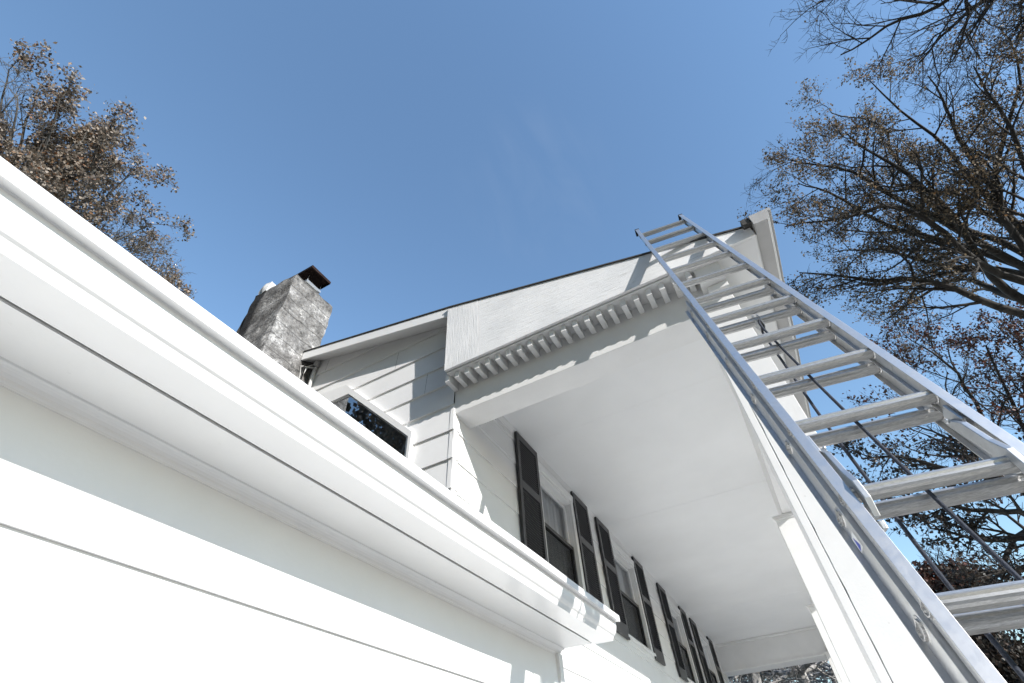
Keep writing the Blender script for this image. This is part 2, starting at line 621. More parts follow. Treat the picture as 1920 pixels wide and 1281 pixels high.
for i in range(0, 8, 2):
    a, b = OPEN[i // 2][0], OPEN[i // 2][1]
    mb = MB()
    cw = m(0.085)
    D = 0.03
    # casing boards, butted
    mb.hexa([wallf(a, 0.0, WZ0), wallf(a + cw, 0.0, WZ0), wallf(a + cw, D, WZ0), wallf(a, D, WZ0),
             wallf(a, 0.0, WZ1), wallf(a + cw, 0.0, WZ1), wallf(a + cw, D, WZ1), wallf(a, D, WZ1)])
    mb.hexa([wallf(b - cw, 0.0, WZ0), wallf(b, 0.0, WZ0), wallf(b, D, WZ0), wallf(b - cw, D, WZ0),
             wallf(b - cw, 0.0, WZ1), wallf(b, 0.0, WZ1), wallf(b, D, WZ1), wallf(b - cw, D, WZ1)])
    mb.hexa([wallf(a, 0.0, WZ1), wallf(b, 0.0, WZ1), wallf(b, D + .004, WZ1), wallf(a, D + .004, WZ1),
             wallf(a, 0.0, WZ1 + .03), wallf(b, 0.0, WZ1 + .03), wallf(b, D + .012, WZ1 + .03), wallf(a, D + .012, WZ1 + .03)])
    # jamb returns and head return
    dj = -0.11
    for u0, u1 in ((a + cw * 0.75, a + cw), (b - cw, b - cw * 0.75)):
        mb.hexa([wallf(u0, dj, WZ0), wallf(u1, dj, WZ0), wallf(u1, -0.001, WZ0), wallf(u0, -0.001, WZ0),
                 wallf(u0, dj, WZ1), wallf(u1, dj, WZ1), wallf(u1, -0.001, WZ1), wallf(u0, -0.001, WZ1)])
    mb.hexa([wallf(a + cw, dj, WZ1 - .016), wallf(b - cw, dj, WZ1 - .016), wallf(b - cw, 0.02, WZ1 - .016), wallf(a + cw, 0.02, WZ1 - .016),
             wallf(a + cw, dj, WZ1 - .001), wallf(b - cw, dj, WZ1 - .001), wallf(b - cw, 0.02, WZ1 - .001), wallf(a + cw, 0.02, WZ1 - .001)])
    win = obj('window', mb, M_TRIM, house, bevel=0.002)
    gl, gr = a + cw, b - cw
    zt = WZ1 - .016
    zm = 0.855
    zb = WZ0 + 0.006

    def sash(d0, d1, za, zb_, w, mat, nm):
        s = MB()
        ww = m(w)

        def bar(u0, u1, z0, z1):
            s.hexa([wallf(u0, d0, z0), wallf(u1, d0, z0), wallf(u1, d1, z0), wallf(u0, d1, z0),
                    wallf(u0, d0, z1), wallf(u1, d0, z1), wallf(u1, d1, z1), wallf(u0, d1, z1)])
        bar(gl, gl + ww, za, zb_)
        bar(gr - ww, gr, za, zb_)
        bar(gl + ww, gr - ww, za, za + ww)
        bar(gl + ww, gr - ww, zb_ - ww, zb_)
        obj(nm, s, mat, win)
    sash(-0.085, -0.05, zm - .012, zt, 0.04, M_TRIM, 'upper_sash')
    sash(-0.05, -0.015, zb, zm, 0.04, M_SCREEN, 'lower_sash')
    p = MB()
    p.add([wallf(gl, -0.068, zm), wallf(gr, -0.068, zm), wallf(gr, -0.068, zt - .01), wallf(gl, -0.068, zt - .01)], [(0, 1, 2, 3)])
    obj('pane', p, M_GLASS, win)
    p = MB()
    p.add([wallf(gl, -0.034, zb), wallf(gr, -0.034, zb), wallf(gr, -0.034, zm), wallf(gl, -0.034, zm)], [(0, 1, 2, 3)])
    obj('pane', p, M_GLASS, win)
    p = MB()
    p.add([wallf(gl + .004, -0.017, zb), wallf(gr - .004, -0.017, zb), wallf(gr - .004, -0.017, zm - .006), wallf(gl + .004, -0.017, zm - .006)], [(0, 1, 2, 3)])
    obj('insect_screen', p, M_MESH, win)
    p = MB()                      # pleated curtain
    nf = 60
    vs, fs = [], []
    for k in range(nf + 1):
        u = gl + (gr - gl) * k / nf
        off = -0.13 - 0.018 * math.sin(k * 0.9 + i) - 0.01 * math.sin(k * 2.3)
        vs += [wallf(u, off, zb - .01), wallf(u, off, zt)]
    for k in range(nf):
        fs.append((2 * k, 2 * k + 2, 2 * k + 3, 2 * k + 1))
    p.add(vs, fs)
    obj('curtain', p, M_CURTAIN, win, smooth=True)
    p = MB()
    p.hexa([wallf(a - .008, -0.02, WZ0 - .018), wallf(b + .004, -0.02, WZ0 - .018), wallf(b + .004, 0.055, WZ0 - .018), wallf(a - .008, 0.055, WZ0 - .018),
            wallf(a - .008, -0.02, WZ0 - .001), wallf(b + .004, -0.02, WZ0 - .001), wallf(b + .004, 0.05, WZ0 - .006), wallf(a - .008, 0.05, WZ0 - .006)])
    p.hexa([wallf(a, 0.0, WZ0 - .036), wallf(b, 0.0, WZ0 - .036), wallf(b, 0.026, WZ0 - .036), wallf(a, 0.026, WZ0 - .036),
            wallf(a, 0.0, WZ0 - .0185), wallf(b, 0.0, WZ0 - .0185), wallf(b, 0.03, WZ0 - .0185), wallf(a, 0.03, WZ0 - .0185)])
    obj('sill', p, M_TRIM, win, bevel=0.003)


def shutter(u0, proto=None):
    u1 = u0 + SH_W
    z0, z1 = 0.612, 1.122
    st, tr, mr, br = m(0.055), m(0.075), m(0.085), m(0.15)
    zmid = 0.905
    d0, d1 = 0.016, 0.047
    s = MB()

    def bar(a, b, za, zb):
        s.hexa([wallf(a, d0, za), wallf(b, d0, za), wallf(b, d1, za), wallf(a, d1, za),
                wallf(a, d0, zb), wallf(b, d0, zb), wallf(b, d1, zb), wallf(a, d1, zb)])
    bar(u0, u0 + st, z0, z1)
    bar(u1 - st, u1, z0, z1)
    bar(u0 + st, u1 - st, z1 - tr, z1)
    bar(u0 + st, u1 - st, zmid - mr / 2, zmid + mr / 2)
    bar(u0 + st, u1 - st, z0, z0 + br)
    sh = obj('shutter', s, M_BLACK, house, bevel=0.002)
    for za, zb in ((z0 + br, zmid - mr / 2), (zmid + mr / 2, z1 - tr)):
        l = MB()
        n = int(round((zb - za) * S / 0.0265))
        for k in range(n):
            zc = za + (zb - za) * (k + 0.5) / n
            a, b = u0 + st, u1 - st
            h = m(.0062)
            l.hexa([wallf(a, d1 - .006, zc - h - m(.003)), wallf(b, d1 - .006, zc - h - m(.003)), wallf(b, d1 - .001, zc - h), wallf(a, d1 - .001, zc - h),
                    wallf(a, d0 + .006, zc + h - m(.003)), wallf(b, d0 + .006, zc + h - m(.003)), wallf(b, d0 + .010, zc + h + m(.002)), wallf(a, d0 + .010, zc + h + m(.002))])
        l.add([wallf(u0 + st, d0 + .002, za), wallf(u1 - st, d0 + .002, za), wallf(u1 - st, d0 + .002, zb), wallf(u0 + st, d0 + .002, zb)], [(0, 1, 2, 3)])
        obj('louver_panel', l, M_BLACK, sh)
    return sh


for u in SH:
    shutter(u)

# --- porch: ceiling, beams, columns
CEIL = 1.134
BZ = 0.943                       # underside of the beams
YB0, YB1 = -0.098, -0.163        # long beam
mb = MB()
for xa, xb, dz in ((1.05, 1.53, 0.0), (1.5311, 2.42, .0004), (2.4208, 3.31, 0.0), (3.3108, 4.20, .0005), (4.2009, 5.09, .0001), (5.0909, 5.4, 0.0)):
    zc = CEIL + dz
    mb.hexa([q(xa, wy(xa), zc), q(xb, wy(xb), zc), q(xb, YB0, zc), q(xa, YB0, zc),
             q(xa, wy(xa), CEIL + .010), q(xb, wy(xb), CEIL + .010), q(xb, YB0, CEIL + .010), q(xa, YB0, CEIL + .010)])
mb.box((1.05, YB0, CEIL + .0105), (5.4, 0.709, CEIL + .014))
obj('porch_ceiling', mb, M_CEIL, house, label='smooth white porch ceiling seen from below')
mb = MB()                        # crown along the house wall and the far beam
prof = [(0.0, -0.022), (m(.012), -0.022), (m(.016), -0.016), (m(.03), -0.006), (m(.034), 0.0), (0.0, 0.0)]
mb.prism([(o, z) for o, z in prof], lambda o, z: q(1.09, wy(1.09) - o, CEIL - .0005 + z), lambda o, z: q(5.2, wy(5.2) - o, CEIL - .0005 + z))
obj('crown_molding', mb, M_TRIM, house)
mb = MB()
mb.box((0.9985, YB1, BZ), (1.091, 0.7085, 1.0655))
obj('porch_beam', mb, M_TRIM, house, bevel=0.004, label='front porch beam under the row of dentils')
mb = MB()
mb.box((1.0915, YB1 + .0012, BZ + .0015), (5.45, YB0, 1.16))
obj('porch_beam', mb, M_TRIM, house, label='long outer porch beam carried by the columns')
mb = MB()
mb.box((5.22, YB0 + .001, BZ + .002), (5.40, wy(5.4), CEIL - .001))
mb.box((5.19, YB0 + .002, CEIL - .016), (5.2195, wy(5.2), CEIL - .0015))
mb.box((5.215, YB0 + .002, BZ - .012), (5.43, wy(5.4), BZ + .0015))
obj('porch_beam', mb, M_TRIM, house, label='far end porch beam in shade')
mb = MB()
mb.box((1.0, -0.2, GZ), (5.5, wy(1), GZ + m(0.12)))
obj('porch_floor', mb, M_DECK, house)
for i, (cx, y0, y1) in enumerate(((1.0, -0.0625, YB1), (2.372, -0.0585, -0.160), (3.800, -0.0545, -0.158), (5.165, -0.0475, -0.155))):
    mb = MB()
    if i == 0:
        mb.box((cx + .0006, y0, GZ), (cx + .10, y0 - .0138, BZ - .001))
        mb.box((cx + .004, y0 - .0136, GZ), (cx + .099, y0 - .0152, BZ - .002))
        zz = np.linspace(GZ, BZ - .001, 90)
        jy = [y0 - .0148 - m(random.uniform(0, .0035)) * (1 if random.random() < .75 else 0) for _ in zz]
        vs, fs = [], []
        for yj, zj in zip(jy, zz):
            vs += [q(cx, yj, zj), q(cx, y1, zj), q(cx + .10, y1, zj), q(cx + .10, yj, zj)]
        for k in range(len(zz) - 1):
            for e in range(4):
                fs.append((4 * k + e, 4 * k + (e + 1) % 4, 4 * k + 4 + (e + 1) % 4, 4 * k + 4 + e))
        fs += [(3, 2, 1, 0), tuple(4 * len(zz) - 4 + e for e in range(4))]
        mb.add(vs, fs)
    else:
        mb.box((cx, y0, GZ), (cx + .10, y1, BZ - .001))
    col = obj('column', mb, M_COLUMN, house, bevel=0.003, label='corner column of the porch behind the ladder' if i == 0 else None)
    if i:
        mb = MB()
        e = m(.022)
        mb.box((cx - e, y0 + e, BZ - .012), (cx + .10 + e, y1 - e, BZ - .0005))
        mb.box((cx - e * .5, y0 + e * .5, BZ - .02), (cx + .10 + e * .5, y1 - e * .5, BZ - .0121))
        obj('capital', mb, M_COLUMN, col, bevel=0.003)

# --- porch gable: fascia, dentils, soffits
FX = 0.920
FB = 1.0619


def plate_x(mb, poly, x0, x1):
    mb.prism(poly, lambda y, z: q(x0, y, z), lambda y, z: q(x1, y, z))


def ftop(y):
    return 1.0999 + (y + 0.2713) * (1.3727 - 1.0999) / (0.6998 + 0.2713)


mb = MB()
plate_x(mb, [(0.698, FB), (0.5705, FB), (0.5705, ftop(0.5705)), (0.6998, 1.3727)], FX, FX + .009)
plate_x(mb, [(-0.2713, FB), (-0.2713, 1.0999), (0.5693, ftop(0.5693)), (0.5693, FB)], FX + .0004, FX + .009, )
for k in range(6, 12):
    mb.mi[k] = 1
fas = obj('fascia_board', mb, [M_FASCIA_V, M_FASCIA_H], house, label='wide weathered white fascia board of the porch gable')
mb = MB()
mb.box((FX + .009, -0.165, 1.0655), (1.001, 0.697, 1.073))
mb.box((FX + .012, -0.165, 1.0575), (FX + .030, 0.697, 1.0652))
mb.box((FX + .009, -0.2713, FB - .001), (5.45, -0.1652, FB + .006))
obj('soffit', mb, M_TRIM, house, label='narrow soffit over the dentils and along the porch eave')
for k in range(22):
    y = 0.7085 - 0.0373 * k
    mb = MB()
    jz = random.uniform(-.0008, .0008)
    mb.box((0.9405 + random.uniform(-.001, .001), y - 0.0152, 1.0325 + jz), (0.998, y, 1.0653))
    obj('dentil', mb, M_TRIM, house, bevel=0.0015)
mb = MB()
mb.box((0.950, -0.1645, 1.006), (0.9982, -0.100, 1.0650))
mb.box((0.975, -0.1645, 0.985), (0.9982, -0.112, 1.0055))
obj('cornice_block', mb, M_TRIM, house, bevel=0.003)

# --- gable wall of the main house


def gf(y, off, z):
    return q(1.0 - m(off), y, z)


glaps = [GZ, -0.2, 0.0, 0.2, 0.302, 0.398, 0.4945, 0.591, 0.687, 0.7838, 0.8839, 0.9826, 1.077, 1.1710, 1.2665, 1.3622, 1.4586, 1.555, 1.652]
mb = MB()
lapped(mb, gf, 0.7085, 1.495, glaps, clip=lambda y: 1.388 + .245 * (y - .76), butt=0.018)
for (yj, za, zb) in ((1.392, 1.4600, 1.5300), (0.985, 1.2675, 1.3605), (0.83, 1.0785, 1.1700)):
    mb.hexa([gf(yj, .0172 - .013 * 0 , za), gf(yj + m(.0022), .0172, za), gf(yj + m(.0022), .0185, za), gf(yj, .0185, za),
             gf(yj, .002, zb), gf(yj + m(.0022), .002, zb), gf(yj + m(.0022), .0028 + .0155 * (1 - (zb - za) / .096), zb), gf(yj, .0028 + .0155 * (1 - (zb - za) / .096), zb)], 1)
obj('gable_wall', mb, [M_SIDING, M_SCREEN], house, label='sunlit clapboard gable wall beside the porch')
mb = MB()
mb.box((0.9955, 0.7035, GZ), (1.012, 0.7085, 0.9425))
obj('corner_board', mb, M_TRIM, house)
mb = MB()
for zlo, zhi in zip(glaps[:-1], glaps[1:]):
    if zhi > 1.0:
        break
    mb.hexa([q(1 - m(.021), .7045, zlo), q(1.02, .7000, zlo), q(1.02, .7090, zlo), q(1 - m(.021), .7200, zlo),
             q(1 - m(.009), .7085, zhi), q(1.02, .7045, zhi), q(1.02, .7090, zhi), q(1 - m(.009), .7200, zhi)])
obj('corner_cap', mb, M_SIDING, house)

# --- rake, roofs


def rtop(y):
    return 1.3847 + (y - 0.704) * 0.2362


def rbot(y):
    return 1.3396 + (y - 0.704) * 0.2335


RX = 0.929
mb = MB()
plate_x(mb, [(0.699, rbot(.699)), (0.699, rtop(.699)), (1.489, rtop(1.489)), (1.489, rbot(1.489))], RX, RX + .008)
obj('rake_board', mb, M_TRIM, house, bevel=0.002)
mb = MB()
mb.hexa([q(RX + .008, .699, rbot(.699) + .004), q(1.0, .699, 1.367), q(1.0, 1.489, 1.561), q(RX + .008, 1.489, rbot(1.489) + .004),
         q(RX + .008, .699, rbot(.699) + .012), q(1.0, .699, 1.376), q(1.0, 1.489, 1.570), q(RX + .008, 1.489, rbot(1.489) + .012)])
obj('rake_soffit', mb, M_TRIM, house)
mb = MB()
th = .0050


def slab(prof, x0, x1):
    mb.prism([(y, z) for y, z in prof] + [(y, z + th) for y, z in prof[::-1]], lambda y, z: q(x0, y, z), lambda y, z: q(x1, y, z))


slab([(-0.292, 1.095), (-0.2713, 1.1008), (0.7005, 1.3737)], 0.9165, 5.7)
slab([(0.7007, rtop(.7007) + .001), (1.4885, rtop(1.4885) + .001)], 0.9255, 5.7)
slab([(1.4887, rtop(1.4887) + .001), (2.3, rtop(2.3) + .001), (4.2, rtop(2.3) - .45)], 1.003, 5.7)
mb.box((.899, -.2755, 1.0905), (.916, -.2550, 1.1120))
roof = obj('roof', mb, M_SHINGLE, house, label='dark shingle roof edge above the porch gable')
mb = MB()                        # interior backs and rear walls
mb.box((1.02, 1.9, GZ), (5.40, 1.92, 1.4))
mb.box((5.40, 0.78, GZ), (5.42, 1.92, 1.4))
mb.box((1.012, 0.79, 1.05), (5.41, 1.9, 1.1))
obj('rear_wall', mb, M_SIDING, house)


# --- gutters
GP = [(.3632, .2965), (.3632, .2562), (.3273, .2553), (.3262, .2580), (.3247, .2612), (.3238, .2624), (.3218, .2637), (.3190, .2668), (.3167, .2735),
      (.3156, .2800), (.3158, .2842), (.3150, .2852), (.3072, .2838), (.3064, .2850), (.3064, .2935), (.3070, .2950), (.3082, .2950),
      (.3082, .2875), (.3172, .2875), (.3175, .2790), (.3210, .2685), (.3262, .2625), (.3285, .2575), (.3615, .2578), (.3615, .2965)]


def gut(name, fn, x0, x1, mat, lab):
    mb = MB()
    n = 40
    xs = np.linspace(x0, x1, n)
    P = len(GP)
    vs = []
    for x in xs:
        wob = 0.0006 * math.sin(x * 7.1) + 0.0004 * math.sin(x * 17)
        vs += [fn(x, y + (wob if y < .33 else 0), z) for y, z in GP]
    fs = []
    for i in range(n - 1):
        for k in range(P):
            fs.append((i * P + k, i * P + (k + 1) % P, (i + 1) * P + (k + 1) % P, (i + 1) * P + k))
    fs += [tuple(range(P)), tuple((n - 1) * P + k for k in range(P))]
    mb.add(vs, fs)
    g = obj(name, mb, mat, house, label=lab)
    for xe, dx in ((x0, 1), (x1, -1)):
        e = MB()
        out = GP[:16] + [(.3632, .2950)]
        e.prism(out, lambda y, z: fn(xe - dx * .0012, y, z), lambda y, z: fn(xe - dx * .0002, y, z))
        obj('end_cap', e, mat, g)
    return g


gut('gutter', q, -2.2, 1.003, M_GUTTER, 'white gutter along the eave of the low wing')


def eave(x, y, z):               # mirrored onto the porch eave, tilted profile kept
    return q(x, -.2765 - (.3632 - y) * 0.93, z - .2950 + 1.1095)


gut('gutter', eave, 0.896, 5.6, M_SHADEGUT, 'grey shaded gutter along the porch eave')
mb = MB()
mb.box((FX + .0095, -0.2758, FB + .0065), (5.5, -0.2716, 1.094))
obj('eave_fascia', mb, M_TRIM, house)

# --- low wing
WY = 0.44


def wf(x, off, z):
    return q(x, WY - m(off), z)


mb = MB()
lapped(mb, wf, -2.2, 0.992, [GZ, -.47, -.38, -.29, -.2, -.11, -.02, .066, .1645, .2545], butt=0.012)
mb.add([q(0.992, WY - m(.012), GZ), q(0.992, .71, GZ), q(0.992, .71, .26), q(0.992, WY - m(.002), .26)], [(0, 1, 2, 3)])
obj('wing_wall', mb, M_SIDING, house, label='bright sunlit clapboard wall of the low wing')
mb = MB()
mb.box((0.984, WY - m(.022), GZ), (1.000, WY - m(.004), .2484))
obj('wing_corner_board', mb, M_TRIM, house)
mb = MB()
cov = [(WY - m(.002), .2590), (.4250, .2590), (.4256, .2572), (.4275, .2562), (.4300, .2556), (.4325, .2542), (.4345, .2520), (.4352, .2500), (.4372, .2490), (.4378, .2475), (WY - m(.002), .2475)]
mb.prism(cov, lambda y, z: q(-2.2, y, z), lambda y, z: q(1.0, y, z))
obj('wing_cove_molding', mb, M_COLUMN, house)
mb = MB()
mb.prism([(.3688, .2572), (.4405, .2592), (.4405, .2606), (.3688, .2588)], lambda y, z: q(-2.2, y, z), lambda y, z: q(1.0025, y, z))
mb.box((-2.2, .3752, .2606), (1.0025, .3900, .300))
obj('wing_soffit', mb, M_TRIM, house, label='narrow white soffit and fascia behind the low gutter')
mb = MB()
slab([(.358, .2995), (.75, .375), (2.4, .66)], -2.2, .994)
obj('wing_roof', mb, M_SHINGLE, house)

# --- clipped corner window in the gable wall
WX = 1.0 - m(.028)


def poly_frame(mb, inner, outer, x0, x1):
    n = len(inner)
    vs = [q(x0, *p) for p in outer] + [q(x0, *p) for p in inner] + [q(x1, *p) for p in outer] + [q(x1, *p) for p in inner]
    fs = []
    for i in range(n):
        j = (i + 1) % n
        fs += [(i, j, n + j, n + i), (2 * n + i, 2 * n + j, j, i), (n + i, n + j, 3 * n + j, 3 * n + i)]
    mb.add(vs, fs)


def from_px(u, v, x):
    d = ray(u, v)
    return (d[1] / d[0] * x, d[2] / d[0] * x)


X0 = 1.0 - m(.052)
o_pts = [from_px(596, 741, X0), from_px(649, 722, X0), from_px(772, 809, X0), from_px(764, 868, X0)]
o_pts += [(o_pts[3][0] + .0, o_pts[3][1] - .16), (o_pts[0][0] + .02, o_pts[3][1] - .16)]
i_pts = [from_px(612, 757, X0), from_px(653, 738, X0), from_px(765, 818, X0), from_px(760, 862, X0)]
i_pts += [(i_pts[3][0], i_pts[3][1] - .13), (i_pts[0][0], i_pts[3][1] - .13)]
mb = MB()
poly_frame(mb, i_pts, o_pts, X0, 1.0)
gw = obj('window', mb, M_TRIM, house, label='window with a clipped top corner in the gable wall')
j_pts = [from_px(617, 760, WX), from_px(655, 743, WX), from_px(762.5, 820, WX), from_px(758, 862, WX)]
j_pts += [(j_pts[3][0], j_pts[3][1] - .12), (j_pts[0][0], j_pts[3][1] - .12)]
mb = MB()
poly_frame(mb, j_pts, [(p[0] * 1.0 + (p[0] - .99) * .07, p[1] + (p[1] - 1.0) * .07) for p in j_pts], WX - .0015, WX + .006)
obj('sash', mb, M_TRIM, gw)
mb = MB()
mb.add([q(WX + .0012, *p) for p in j_pts], [tuple(range(len(j_pts)))])
obj('pane', mb, M_DARKGLASS, gw)
mb = MB()
mb.add([q(WX + .0028, *p) for p in j_pts], [tuple(range(len(j_pts)))])
obj('blind', mb, M_BLIND, gw)

# --- chimney
def rough_box(mb, a, b, n, amp, seed):
    a, b = np.array(a), np.array(b)
    def P(x, y, z):
        p = np.array(q(x, y, z))
        s = mnoise.noise_vector(Vector(p * 2.3 + seed)) * amp + mnoise.noise_vector(Vector(p * 7.0 + seed)) * amp * .55
        return tuple(p + np.array(s))
    L = b - a
    N = np.maximum(2, np.round(L / L.max() * n)).astype(int)
    for ax in range(3):
        u, v = [(1, 2), (0, 2), (0, 1)][ax]
        for side in (0, 1):
            vs, fs = [], []
            for i in range(N[u] + 1):
                for j in range(N[v] + 1):
                    p = [0, 0, 0]
                    p[ax] = (a, b)[side][ax]
                    p[u] = a[u] + L[u] * i / N[u]
                    p[v] = a[v] + L[v] * j / N[v]
                    vs.append(P(*p))
            for i in range(N[u]):
                for j in range(N[v]):
                    k = i * (N[v] + 1) + j
                    fs.append((k, k + 1, k + N[v] + 2, k + N[v] + 1))
            mb.add(vs, fs)


mb = MB()
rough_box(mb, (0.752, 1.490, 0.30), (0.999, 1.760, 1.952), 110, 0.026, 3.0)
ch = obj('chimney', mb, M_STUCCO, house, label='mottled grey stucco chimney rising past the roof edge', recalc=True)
mb = MB()
mb.box((.842, 1.535, 1.950), (.915, 1.610, 2.015))
obj('flue', mb, M_LUMP, ch, bevel=0.01)
mb = MB()
mb.box((.832, 1.525, 2.0155), (.925, 1.620, 2.030))
for x in (.837, .918):
    for y in (1.53, 1.613):
        mb.box((x, y, 2.0301), (x + .003, y + .003, 2.0795))
obj('flue_collar', mb, M_STEEL, ch)
mb = MB()
mb.box((.806, 1.480, 2.080), (.934, 1.655, 2.086))
for a, b in (((.806, 1.480, 2.068), (.808, 1.655, 2.0798)), ((.932, 1.480, 2.068), (.934, 1.655, 2.0798)), ((.8082, 1.480, 2.068), (.9318, 1.482, 2.0798)), ((.8082, 1.653, 2.068), (.9318, 1.655, 2.0798))):
    mb.box(a, b)
obj('chimney_cap', mb, M_RUST, ch, bevel=0.003)
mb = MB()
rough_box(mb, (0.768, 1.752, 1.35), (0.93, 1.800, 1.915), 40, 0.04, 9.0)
obj('chimney_shoulder', mb, M_NEAR_BLACK, ch, label='near black shoulder on the chimney')
mb = MB()
rough_box(mb, (0.750, 1.690, 1.945), (0.82, 1.775, 2.025), 14, 0.05, 5.0)
obj('mortar_lump', mb, M_LUMP, ch, smooth=True, label='pale lump of mortar on the chimney edge')

# --- conduit and cables where the gable wall meets the chimney
mb = MB()
mb.tube([q(.985, 1.452, 1.50), q(.983, 1.452, 1.30), q(.983, 1.453, .9)], .022, 10)
mb.tube([q(.985, 1.452, 1.505), q(.985, 1.452, 1.535)], .034, 10)
obj('conduit', mb, M_CABLE, house)
for k, (dy, mt) in enumerate(((.470, M_CABLE), (.478, M_PLASTIC), (.486, M_CABLE))):
    mb = MB()
    mb.tube([q(.978, 1.452, 1.515 - .01 * k), q(.955 - .01 * k, 1.0 + dy, 1.49), q(.95, 1.0 + dy, 1.44), q(.955, 1.0 + dy + .004 * k, 1.35), q(.95, 1.0 + dy + .012 * k, 1.1)], .011, 8)
    obj('cable', mb, mt, house, smooth=True)

# ------------------------------------------------------------------ ladder
LP = np.array([2.66035585, -0.06464657, 3.66609296 + CAMZ])
LD = np.array([-0.3749946, -0.05000585, -0.9256773])
LE = np.array([0.14372027, -0.98960689, -0.00476213])
LN = np.array([-0.91581851, -0.13482436, 0.3782841])


def lf(t, e, n):
    return tuple(LP + LD * t + LE * e + LN * n)


T_END = (LP[2] - 0.03) / -LD[2]
lad = empty('extension_ladder', lf(T_END, 0.17, -.06), 'silver aluminium extension ladder leaning on the porch gable with its top above the roof edge', 'ladder')
SPC = 0.305


def rail(e_web, side, t0, t1, nf, nb, wf_, wb_, mat, nm, full_front=True, full_back=False):
    """I-section rail: web at e_web, front and back flanges, small lips. side=+1 right rail."""
    s = MB()

    def bx(e0, e1, n0, n1):
        s.hexa([lf(t0, e0, n0), lf(t0, e1, n0), lf(t0, e1, n1), lf(t0, e0, n1), lf(t1, e0, n0), lf(t1, e1, n0), lf(t1, e1, n1), lf(t1, e0, n1)])
    w = .0025
    bx(e_web - w, e_web + w, nb + .0032, nf - .0032)
    for n0, n1, ww, outer in ((nf - .003, nf, wf_, full_front), (nb, nb + .003, wb_, full_back)):
        lo, hi = e_web - ww / 2, e_web + ww / 2
        if not outer:            # inward flange only
            if side < 0:
                lo = e_web - w
            else:
                hi = e_web + w
        bx(lo, hi, n0, n1)
    return obj(nm, s, mat, lad, bevel=0.0008)


FL, FR = -0.028, 0.366           # fly web positions
BL, BR = -0.040, 0.380           # base web positions
NF0, NF1 = 0.024, -0.030         # fly front and back
NB0, NB1 = -0.036, -0.098
FT0, FT1 = -0.188, 4.42
BT0 = 1.70
rail(FL, -1, FT0, FT1, NF0, NF1, .029, .026, M_ALU, 'rail')
rail(FR, 1, FT0, FT1, NF0, NF1, .029, .026, M_ALU, 'rail')
rail(BL, -1, BT0, T_END - .04, NB0, NB1, .032, .034, M_ALU, 'rail', False, True)
rail(BR, 1, BT0, T_END - .04, NB0, NB1, .032, .034, M_ALU, 'rail', False, True)


def rung(t, ea, eb, nc, rad):
    s = MB()
    prof = []
    for k in range(20):          # D profile with a ribbed flat tread
        th = 2 * math.pi * k / 20
        a, b = math.cos(th), math.sin(th)
        rr = rad * (1.0 if k % 2 else 0.9)
        prof.append((max(-.62, a) * rr, b * rr * 1.05))
    n = len(prof)
    vs, fs = [], []
    inner = [(p[0] * .84, p[1] * .84) for p in prof]
    for e in (ea, eb):
        vs += [lf(t + p[0] * .9, e, nc + p[1]) for p in prof]
    for e in (ea, eb):
        vs += [lf(t + p[0] * .9, e, nc + p[1]) for p in inner]
    for k in range(n):
        j = (k + 1) % n
        fs += [(k, j, n + j, n + k), (2 * n + j, 2 * n + k, 3 * n + k, 3 * n + j), (k, 2 * n + k, 2 * n + j, j), (n + j, 3 * n + j, 3 * n + k, n + k)]
    s.add(vs, fs)
    for e in (ea + .006, eb - .006, ea + .0125, eb - .0125):   # swaged collars each side of the web
        ring, rf = [], []
        for k in range(24):
            th = 2 * math.pi * k / 24
            for kk in range(6):
                ph = 2 * math.pi * kk / 6
                r2 = rad * 1.10 + .0036 * math.cos(ph)
                ring.append(lf(t + r2 * math.cos(th), e + .0025 * math.sin(ph), nc + r2 * .96 * math.sin(th)))
        for k in range(24):
            for kk in range(6):
                rf.append((k * 6 + kk, ((k + 1) % 24) * 6 + kk, ((k + 1) % 24) * 6 + (kk + 1) % 6, k * 6 + (kk + 1) % 6))
        s.add(ring, rf)
    s.add([lf(t + p[0] * .83 * .9, ea + .03, nc + p[1] * .83) for p in prof], [tuple(range(n))])
    return obj('rung', s, M_RUNG, lad)


for k in range(0, 15):
    rung(SPC * k, FL - .008, FR + .008, -.003, .0205)
k = 6
while SPC * k < T_END - .1:
    rung(SPC * k, BL - .008, BR + .008, -.067, .0215)
    k += 1
for e in (FL, FR):               # end caps
    s = MB()
    prof = [(-.019, .030), (.012, .030), (.03, .012), (.03, -.020), (.012, -.036), (-.019, -.036)]
    s.hexa([lf(FT0 - .014, e - .019, -.037), lf(FT0 - .014, e + .019, -.037), lf(FT0 - .006, e + .019, .028), lf(FT0 - .006, e - .019, .028),
            lf(FT0 + .020, e - .019, -.037), lf(FT0 + .020, e + .019, -.037), lf(FT0 - .0005, e + .019, .028), lf(FT0 - .0005, e - .019, .028)])
    obj('end_cap', s, M_PLASTIC, lad, bevel=0.004)
for e in (BL, BR):               # shoes
    s = MB()
    s.hexa([lf(T_END - .06, e - .03, -.11), lf(T_END - .06, e + .03, -.11), lf(T_END - .06, e + .03, -.03), lf(T_END - .06, e - .03, -.03),
            lf(T_END - .012, e - .03, -.13), lf(T_END - .012, e + .03, -.13), lf(T_END - .012, e + .03, -.02), lf(T_END - .012, e - .03, -.02)])
    obj('foot', s, M_PLASTIC, lad, bevel=0.006)
